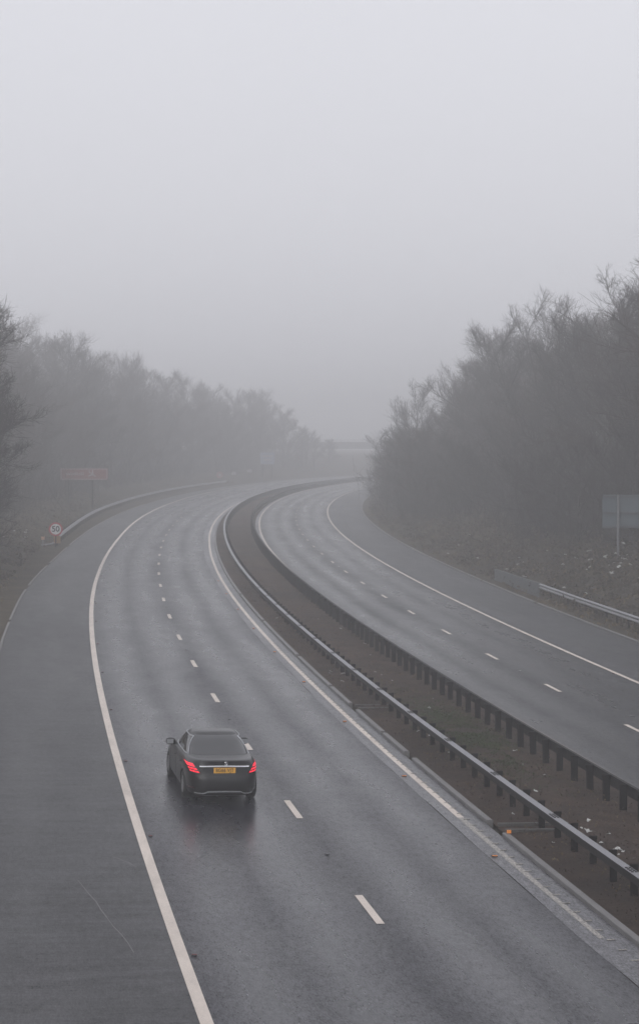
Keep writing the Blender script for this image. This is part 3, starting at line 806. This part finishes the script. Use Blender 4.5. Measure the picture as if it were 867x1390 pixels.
def make_tree(seed,H=12.,spread=.42,nl=17,first=.12,upright=.5,low=False,twig_r=.010,dens=1.0):
    rg_=np.random.default_rng(seed); big=[];fine=[]
    nst=rg_.integers(1,4) if low else rg_.integers(1,3)
    for st in range(nst):
        d=np.array([rg_.normal()*.12*(nst>1),rg_.normal()*.12*(nst>1),1.])
        Ht=H*(1 if st==0 else rg_.uniform(.75,.92))
        T,_=branch(rg_,np.array([rg_.normal()*.15*(st>0),rg_.normal()*.15*(st>0),-.4]),d,Ht+.2,10,0,.03,.03)
        r0=.016*Ht+.02; tr=r0*(1-np.linspace(0,.96,11)**.9)+.008
        big.append((T,tr))
        for i in range(nl//nst+3):
            f=first+(1-first)*(i+rg_.uniform(0,.9))/(nl//nst+3); f=min(f,.96)
            x=f*10; k=int(x); p=T[k]+(T[min(k+1,10)]-T[k])*(x-k)
            az=i*2.4+rg_.uniform(-.6,.6)
            L=Ht*spread*(1-.50*abs(f-.38)/.62)*rg_.uniform(.8,1.12)
            el=upright+.5*f+rg_.uniform(-.2,.2)
            dd=np.array([math.cos(az)*math.cos(el),math.sin(az)*math.cos(el),math.sin(el)])
            B1,e1=branch(rg_,p,dd,L,6,0,.035,.075)
            rb=max(.02,tr[k]*.5); big.append((B1,np.linspace(rb,.010,7)))
            n2=int(7+L*2.3)
            for j in range(n2):
                g=.15+.85*(j+rg_.uniform(0,.9))/n2; g=min(g,.98); y=g*6; q=int(y); p2=B1[q]+(B1[min(q+1,6)]-B1[q])*(y-q)
                dirn=B1[min(q+1,6)]-B1[q]; dirn/=np.linalg.norm(dirn)
                d2=dirn*.8+rg_.normal(size=3)*.5+np.array([0,0,.3])
                L2=L*.42*(1.15-.7*g)*rg_.uniform(.6,1.25)+.25
                B2,_=branch(rg_,p2,d2,L2,4,0,.05,.10)
                fine.append((B2,np.linspace(.016,twig_r*.8,5)))
                n3=int((4+L2*3.6)*dens)
                for m_ in range(n3):
                    h_=.15+.8*(m_+rg_.uniform(0,1))/n3; h_=min(h_,.97); yy=h_*4; qq=int(yy); p3=B2[qq]+(B2[min(qq+1,4)]-B2[qq])*(yy-qq)
                    dn=B2[min(qq+1,4)]-B2[qq]; dn/=np.linalg.norm(dn)
                    d3=dn*.8+rg_.normal(size=3)*.55+np.array([0,0,.25]); L3=L2*.5*rg_.uniform(.5,1.2)+.15
                    B3,_=branch(rg_,p3,d3,L3,2,0,.05,.12)
                    fine.append((B3,[twig_r,twig_r*.8,twig_r*.5]))
                    for w_ in range(2):
                        p4=B3[1]+(B3[2]-B3[1])*rg_.uniform(-.6,.8); d4=(B3[2]-B3[1])/ (np.linalg.norm(B3[2]-B3[1])+1e-6)+rg_.normal(size=3)*.6+np.array([0,0,.2])
                        B4,_=branch(rg_,p4,d4,L3*.6,1,0,.1,.2); fine.append((B4,[twig_r*.75,twig_r*.45]))
    tm=tubes_mesh(big,'trunk',6); cm=tubes_mesh(fine,'crown',3)
    tm.materials.append(M['bark']); cm.materials.append(M['twig'] if seed%2 else M['twig2'])
    tm.polygons.foreach_set('use_smooth',[True]*len(tm.polygons))
    return tm,cm
PT=[make_tree(101,spread=.44,twig_r=.009,dens=.75,upright=.4),make_tree(102,spread=.48,nl=19,twig_r=.009,dens=.75,upright=.35),make_tree(103,spread=.42,upright=.5,twig_r=.009,dens=.75),make_tree(104,spread=.46,nl=16,first=.2,twig_r=.010,upright=.4),make_tree(105,spread=.42,upright=.5,nl=20,twig_r=.009,dens=.75)]
PS=[make_tree(201,H=6,spread=.62,nl=13,first=.03,upright=.35,low=True,twig_r=.009),make_tree(203,H=6,spread=.70,nl=12,first=.03,upright=.25,low=True,twig_r=.010)]
PN=make_tree(307,H=16,spread=.50,nl=34,first=.04,upright=.15,twig_r=.013,dens=1.6)
def tree(name,pair,s_,o_,h_,H0,label,cat,group=None,rz=0,sxy=1.0):
    r=empty(name,P(s_,o_,bank(s_,o_)-.1),rz); k=h_/H0; r.scale=(k*sxy,k*sxy,k); tag(r,label,cat,group)
    a=bpy.data.objects.new('trunk',pair[0]); link(a,r); b_=bpy.data.objects.new('crown',pair[1]); link(b_,r)
    return r

RT= [(108.1, 27.3, 9.0), (117.0, 28.9, 9.0), (123.9, 29.7, 9.0), (132.4, 28.2, 9.0), (140.4, 27.4, 9.0), (146.9, 29.5, 9.0), (155.1, 29.5, 9.0), (164.1, 29.5, 9.0), (172.5, 27.2, 9.0), (180.0, 27.7, 9.0), (189.0, 28.0, 9.0), (197.7, 28.4, 9.0), (204.6, 28.0, 8.6), (212.7, 28.5, 9.0), (218.8, 29.6, 9.0), (228.4, 28.2, 8.0), (236.3, 29.6, 9.0), (243.6, 29.1, 8.8), (252.8, 28.4, 9.0), (261.9, 27.5, 8.4), (271.1, 28.2, 8.2), (278.5, 28.2, 8.3), (130.0, 32.5, 16.5), (136.4, 32.8, 16.5), (146.8, 34.1, 16.5), (157.7, 32.2, 15.0), (165.0, 32.8, 15.2), (175.5, 33.9, 14.5), (184.7, 32.4, 13.2), (194.1, 32.0, 13.6), (202.3, 32.9, 14.6), (209.3, 32.2, 13.4), (220.8, 34.0, 14.0), (230.2, 33.4, 12.6), (239.1, 33.8, 13.3), (249.3, 33.6, 12.4), (260.2, 33.5, 12.6), (267.9, 32.1, 11.1), (276.5, 31.8, 11.1), (146.1, 38.5, 16.5), (153.8, 37.8, 16.5), (163.8, 39.9, 16.5), (174.2, 39.0, 16.5), (185.8, 39.1, 16.5), (196.2, 39.3, 16.5), (207.1, 39.4, 16.2), (220.5, 39.6, 14.1), (230.3, 38.9, 14.3), (238.9, 37.7, 14.9), (252.1, 38.1, 15.2), (262.0, 37.9, 16.5), (274.5, 39.0, 16.5), (169.6, 45.0, 16.5), (180.5, 46.7, 16.5), (192.9, 46.0, 16.5), (206.4, 46.8, 16.5), (217.8, 47.2, 16.5), (232.4, 45.8, 16.5), (244.0, 44.9, 16.5), (255.0, 44.9, 16.5), (267.4, 44.8, 16.5), (283.1, 45.0, 16.5)]
LT= [(190.3, -17.3, 12.0), (199.3, -17.9, 12.0), (207.4, -17.3, 12.0), (217.2, -17.5, 12.0), (224.2, -17.4, 12.0), (233.3, -16.8, 12.0), (242.9, -16.1, 12.0), (251.6, -15.8, 12.0), (263.8, -18.1, 12.0), (273.8, -17.1, 12.0), (282.3, -17.0, 12.0), (292.2, -16.0, 12.0), (304.7, -18.5, 12.0), (318.7, -16.5, 12.0), (331.3, -17.9, 12.0), (340.6, -18.3, 12.0), (350.9, -16.0, 12.0), (365.6, -18.5, 12.0), (375.8, -15.7, 12.0), (385.9, -15.7, 12.0), (397.9, -16.7, 12.0), (415.2, -17.4, 12.0), (430.1, -17.7, 12.0), (448.6, -16.7, 12.0), (466.3, -16.5, 9.1), (483.4, -17.7, 8.2), (499.9, -18.3, 6.5), (210.3, -21.3, 16.6), (218.8, -20.5, 16.4), (227.8, -23.3, 16.2), (238.6, -23.4, 16.4), (248.1, -23.0, 16.6), (261.8, -20.8, 17.2), (270.9, -22.5, 17.2), (282.0, -21.3, 16.8), (296.7, -22.1, 17.3), (312.0, -20.8, 17.4), (323.3, -21.5, 16.5), (339.9, -23.4, 17.1), (353.5, -21.8, 15.7), (368.4, -21.9, 16.2), (384.5, -21.8, 14.8), (397.6, -23.1, 15.4), (412.1, -22.1, 15.4), (430.2, -21.0, 15.9), (450.7, -23.2, 14.8), (468.2, -22.2, 12.7), (488.4, -21.0, 9.5), (254.9, -29.4, 17.5), (266.0, -28.9, 16.6), (277.0, -28.0, 18.3), (291.3, -28.9, 18.6), (302.6, -28.8, 17.4), (318.7, -29.1, 17.5), (336.6, -30.5, 17.7), (355.9, -28.5, 16.7), (372.6, -30.4, 16.9), (390.7, -30.2, 16.2), (412.3, -30.3, 15.9), (427.0, -28.5, 14.5), (442.8, -28.0, 14.8), (462.7, -28.2, 15.0), (482.7, -27.9, 12.7)]
rt=random.Random(77)
for i,(s_,o_,h_) in enumerate(RT):
    if s_<121 and o_<30: continue
    if s_<176 and o_>30: h_*=.93
    if o_<30:
        tree('bare_shrub',PS[i%2],s_,o_,h_*rt.uniform(.55,.8),6,'dense leafless shrub at the front of the wood on the right bank','shrub','leafless shrubs along the foot of the right wood',rt.uniform(0,6))
    else:
        lab='leafless tree standing among the others of the foggy wood on the right bank'
        tree('bare_tree',PT[i%5],s_,o_,h_*(1.04 if i%3==0 else .84),12.4,lab,'tree','leafless trees of the right wood',rt.uniform(0,6),1.2 if i%3==0 else 1.1)
for i,(s_,o_,h_) in enumerate(LT):
    tree('bare_tree',PT[(i*2+1)%5],s_,o_,h_*rt.uniform(.9,1.03),12.4,'faint leafless tree in the line of the foggy wood left of the motorway','tree','leafless trees of the left wood',rt.uniform(0,6),rt.uniform(1.1,1.35))
for i in range(18):
    tree('bare_tree',PT[i%5],rt.uniform(655,730),-75+i*9.0+rt.uniform(-3,3),rt.uniform(8,11),12.4,'very faint leafless tree in the thick fog beyond the bridge','tree','leafless trees beyond the bridge',rt.uniform(0,6),1.4)
# trees that stand out
for (s_,o_,h_,k,rz,sx_,lab) in [
  (112,36.0,18.2,1,.4,1.25,'tallest leafless tree of the right wood, cut by the right edge'),
  (121,35.5,16.4,3,2.1,1.25,'tall open leafless tree just left of the highest one at the right edge'),
  (130,36.5,15.0,0,4.0,1.25,'rounded leafless tree whose crown steps down left of the two tallest ones'),
  (176,35.5,15.8,2,1.0,.9,'leafless tree with a pointed crown rising above the middle of the right wood'),
  (247,27.5,13.0,4,3.0,1.0,'small leafless tree at the far left end of the right wood, beside the bend')]:
    tree('bare_tree',PT[k],s_,o_,h_,12.4,lab,'tree',None,rz,sx_)
for (s_,o_,h_,rz,sx_,lab) in [
  (127,-13.6,14.6,3.5,1.1,'biggest dark leafless tree at the left edge, reaching out over the verge'),
  (134,-15.2,14.4,1.2,1.15,'dark leafless tree at the left edge, standing between the two biggest'),
  (120,-13.4,13.6,4.0,1.1,'leafless tree at the left edge whose lower boughs spread over the near verge'),
  (141,-15.3,12.8,2.2,1.1,'dark leafless tree behind the big one at the left edge, near the brown sign')]:
    tree('bare_tree',PN,s_,o_,h_,16.5,lab,'tree',None,rz,sx_)
tree('bare_shrub',PS[0],133,-13.5,5.5,6,'dark shrub under the big tree at the left edge','shrub',None,1.0)
tree('bare_shrub',PS[1],142,-15.0,5.5,6,'dark shrub beneath the second tree at the left edge, above the 50 sign','shrub',None,2.0)
for i in range(9):
    tree('bare_tree',PT[(i+2)%5],196+i*11+rt.uniform(-2,2),25.6+rt.uniform(-.5,.6),8.6-i*.12+rt.uniform(-.6,.6),12.4,'low leafless tree in the front row of the right wood by the bend','tree','low trees along the bend at the end of the right wood',rt.uniform(0,6),1.35)
# the tangle of stems that fills the woods: uncountable, one object each side
def thicket(name,label,spots,seed,n=70,mt='twig'):
    g=np.random.default_rng(seed); segs=[]
    for (s_,o_,h_) in spots:
        b0=np.array(P(s_,o_,bank(s_,o_)-.1))
        for k in range(n):
            p=b0+np.array([g.normal()*1.5,g.normal()*1.5,0]); d=np.array([g.normal()*.4,g.normal()*.4,1.]); L=h_*g.uniform(.35,1.05)
            B,_=branch(g,p,d,L,3,0,.0,.22); segs.append((B,[.022,.016,.012,.006]))
            for q in range(4):
                i=g.integers(1,4); p2=B[i-1]+(B[i]-B[i-1])*g.uniform(0,1); B2,_=branch(g,p2,g.normal(size=3)+np.array([0,0,.6]),L*.33,1,0,.1,.3)
                segs.append((B2,[.014,.006]))
    me=tubes_mesh(segs,name,3); o=obj(name,me,M[mt]); tag(o,label,'undergrowth',None,'stuff'); return o
g=random.Random(9)
sp=[]
s_=104
while s_<290:
    for o_ in ((29.5,33,37,42) if s_>122 else (33.5,37,42)): sp.append((s_+g.uniform(-2,2),o_+g.uniform(-1.2,1.2),g.uniform(3.4,6.0)+(1.5 if o_>32 else 0)))
    if s_>180: sp.append((s_,25.6+g.uniform(-.8,.8),g.uniform(4,6.5)))
    s_+=3.8*(1+(s_-104)/260)
thicket('thicket','dense tangle of bare stems filling the wood on the right bank',sp,1,64)
sp=[]; s_=118
while s_<470:
    for o_ in (-15.5,-20,-25): 
        if s_<150 and o_>-17: continue
        sp.append((s_+g.uniform(-2,2),o_+g.uniform(-1.2,1.2),g.uniform(3.5,6.5)))
    s_+=4.2*(1+(s_-118)/200)
thicket('thicket','dense tangle of bare stems filling the foggy wood on the left',sp,2,60)
# leafy scrub on the banks
def scatter(name,label,mt,n,sfn,ofn,hfn,size,flat_=.6,seed=0,clump=.9,thr=.45):
    r=np.random.default_rng(seed); V=[];k=0; tries=0
    while k<n and tries<n*6:
        tries+=1
        s_=sfn(r); o_=ofn(r)
        c=fbm(s_*clump,o_*clump,seed+20)
        if c<thr: continue
        z=hfn(s_,o_)+r.uniform(0,1)*(c-thr)*size*9
        p=np.array(P(s_,o_,z)); a=r.normal(size=3); a/=np.linalg.norm(a); b_=r.normal(size=3); b_[2]*=flat_; b_-=a*np.dot(a,b_); b_/=np.linalg.norm(b_)+1e-6
        L=size*r.uniform(.5,1.4)
        V+= [p-a*L*.5-b_*L*.22,p-a*L*.1+b_*L*.3,p+a*L*.6]; k+=1
    V=np.array(V); me=bpy.data.meshes.new(name); me.from_pydata(V.tolist(),[],[(3*i,3*i+1,3*i+2) for i in range(len(V)//3)]); me.update()
    o=obj(name,me,M[mt]); tag(o,label,'scrub',None,'stuff'); return o
near=lambda a,b:(lambda r: a+(b-a)*r.uniform()**1.5)
scatter('undergrowth','low brown-green bramble scrub covering the right bank','bramble',42000,near(86,250),lambda r:21.6+9.5*r.uniform(),bank,.20,seed=1,thr=.40)
scatter('undergrowth','pale dead grass and stems on the right bank','deadgrass',14000,near(86,250),lambda r:21.0+9*r.uniform(),bank,.16,seed=2,thr=.46)
scatter('undergrowth','rough grass and dead stems on the left verge','deadgrass',9000,near(96,240),lambda r:-7.8-7*r.uniform(),bank,.13,seed=3,thr=.47)
scatter('undergrowth','low dark scrub on the left verge under the trees','bramble',16000,near(96,240),lambda r:-8.2-8*r.uniform(),bank,.18,seed=4,thr=.42)
scatter('grass','patches of green moss and grass in the central reservation','greengrass',9000,lambda r:r.normal(66,3.4),lambda r:r.normal(6.9,.55),res_h,.055,seed=5,clump=1.2,thr=.42)
scatter('grass','sparse dead grass in the central reservation','deadgrass',7000,near(38,150),lambda r:r.uniform(4.9,8.4),res_h,.06,seed=6,clump=1.6,thr=.5)
scatter('dead_leaves','dark brown leaf litter on the central reservation','twig2',16000,near(38,120),lambda r:r.uniform(4.85,8.5),res_h,.055,.2,seed=8,clump=1.3,thr=.38)

# ------------------------------------------------------------------ fog
SIG=0.0032
mn=gmin-np.array([6,4,1.2]); mx=gmax+np.array([6,6,0]); mx[2]=30.0
mn[1]=min(mn[1],-32)
mb=MB(); mb.box(tuple((mn+mx)/2),tuple(mx-mn)); fog=mb.build('haze',None); fog['kind']='stuff'
m=bpy.data.materials.new('fog'); m.use_nodes=True; nt=m.node_tree; nt.nodes.clear()
out=N(nt,'ShaderNodeOutputMaterial'); pv=N(nt,'ShaderNodeVolumePrincipled')
pv.inputs['Color'].default_value=(.985,.985,.992,1); pv.inputs['Density'].default_value=SIG; pv.inputs['Anisotropy'].default_value=.5
nt.links.new(pv.outputs[0],out.inputs['Volume']); fog.data.materials.append(m)

# ------------------------------------------------------------------ sky, sun, camera
SUN_EL,SUN_AZ=math.radians(38),math.radians(200)
w=bpy.data.worlds.new('World'); sc.world=w; w.use_nodes=True; nt=w.node_tree; nt.nodes.clear()
out=N(nt,'ShaderNodeOutputWorld'); bg=N(nt,'ShaderNodeBackground'); sky=N(nt,'ShaderNodeTexSky'); sky.sky_type='NISHITA'; sky.sun_disc=False
sky.sun_elevation=SUN_EL; sky.sun_rotation=SUN_AZ; sky.air_density=1.5; sky.dust_density=6.0; sky.ozone_density=1.0
hs=N(nt,'ShaderNodeHueSaturation'); hs.inputs['Saturation'].default_value=.10
nt.links.new(sky.outputs[0],hs.inputs['Color'])
mx_=N(nt,'ShaderNodeMix',data_type='RGBA'); mx_.inputs[0].default_value=.75; mx_.inputs[7].default_value=(6.45,6.48,7.0,1)
nt.links.new(hs.outputs[0],mx_.inputs[6]); tcw=N(nt,'ShaderNodeTexCoord'); spw=N(nt,'ShaderNodeSeparateXYZ'); nt.links.new(tcw.outputs['Generated'],spw.inputs[0])
zz=math_(nt,'MULTIPLY_ADD',math_(nt,'MAXIMUM',spw.outputs[2],0.0),.20,.95)   # overcast sky: brighter overhead
vm=N(nt,'ShaderNodeVectorMath',operation='SCALE'); nt.links.new(mx_.outputs[2],vm.inputs[0]); nt.links.new(zz,vm.inputs['Scale'])
nt.links.new(vm.outputs[0],bg.inputs['Color']); bg.inputs['Strength'].default_value=.12
nt.links.new(bg.outputs[0],out.inputs['Surface'])
sun=bpy.data.lights.new('sun','SUN'); sun.energy=.5; sun.angle=math.radians(50); sun.color=(1,.98,.95)
so_=bpy.data.objects.new('sun',sun); link(so_); so_.rotation_euler=(PI/2-SUN_EL,0,PI-SUN_AZ)
so_.location=(0,-20,60)
cam=bpy.data.cameras.new('camera'); co=bpy.data.objects.new('camera',cam); link(co); sc.camera=co
cam.sensor_fit='HORIZONTAL'; cam.sensor_width=36; cam.lens=2444.5/867*36; cam.shift_y=-45/867
co.location=(0,0,HC); co.rotation_euler=(PI/2-math.atan((650-598.95)/2444.5),0,0)
cam.clip_end=5000; cam.clip_start=.5
sc.view_settings.view_transform='Standard'; sc.view_settings.look='None'; sc.view_settings.gamma=1; sc.view_settings.exposure=0.19
sc.view_settings.use_curve_mapping=False
sc.cycles.use_denoising=True
sc.cycles.volume_bounces=8; sc.cycles.max_bounces=12; sc.cycles.diffuse_bounces=2; sc.cycles.glossy_bounces=2
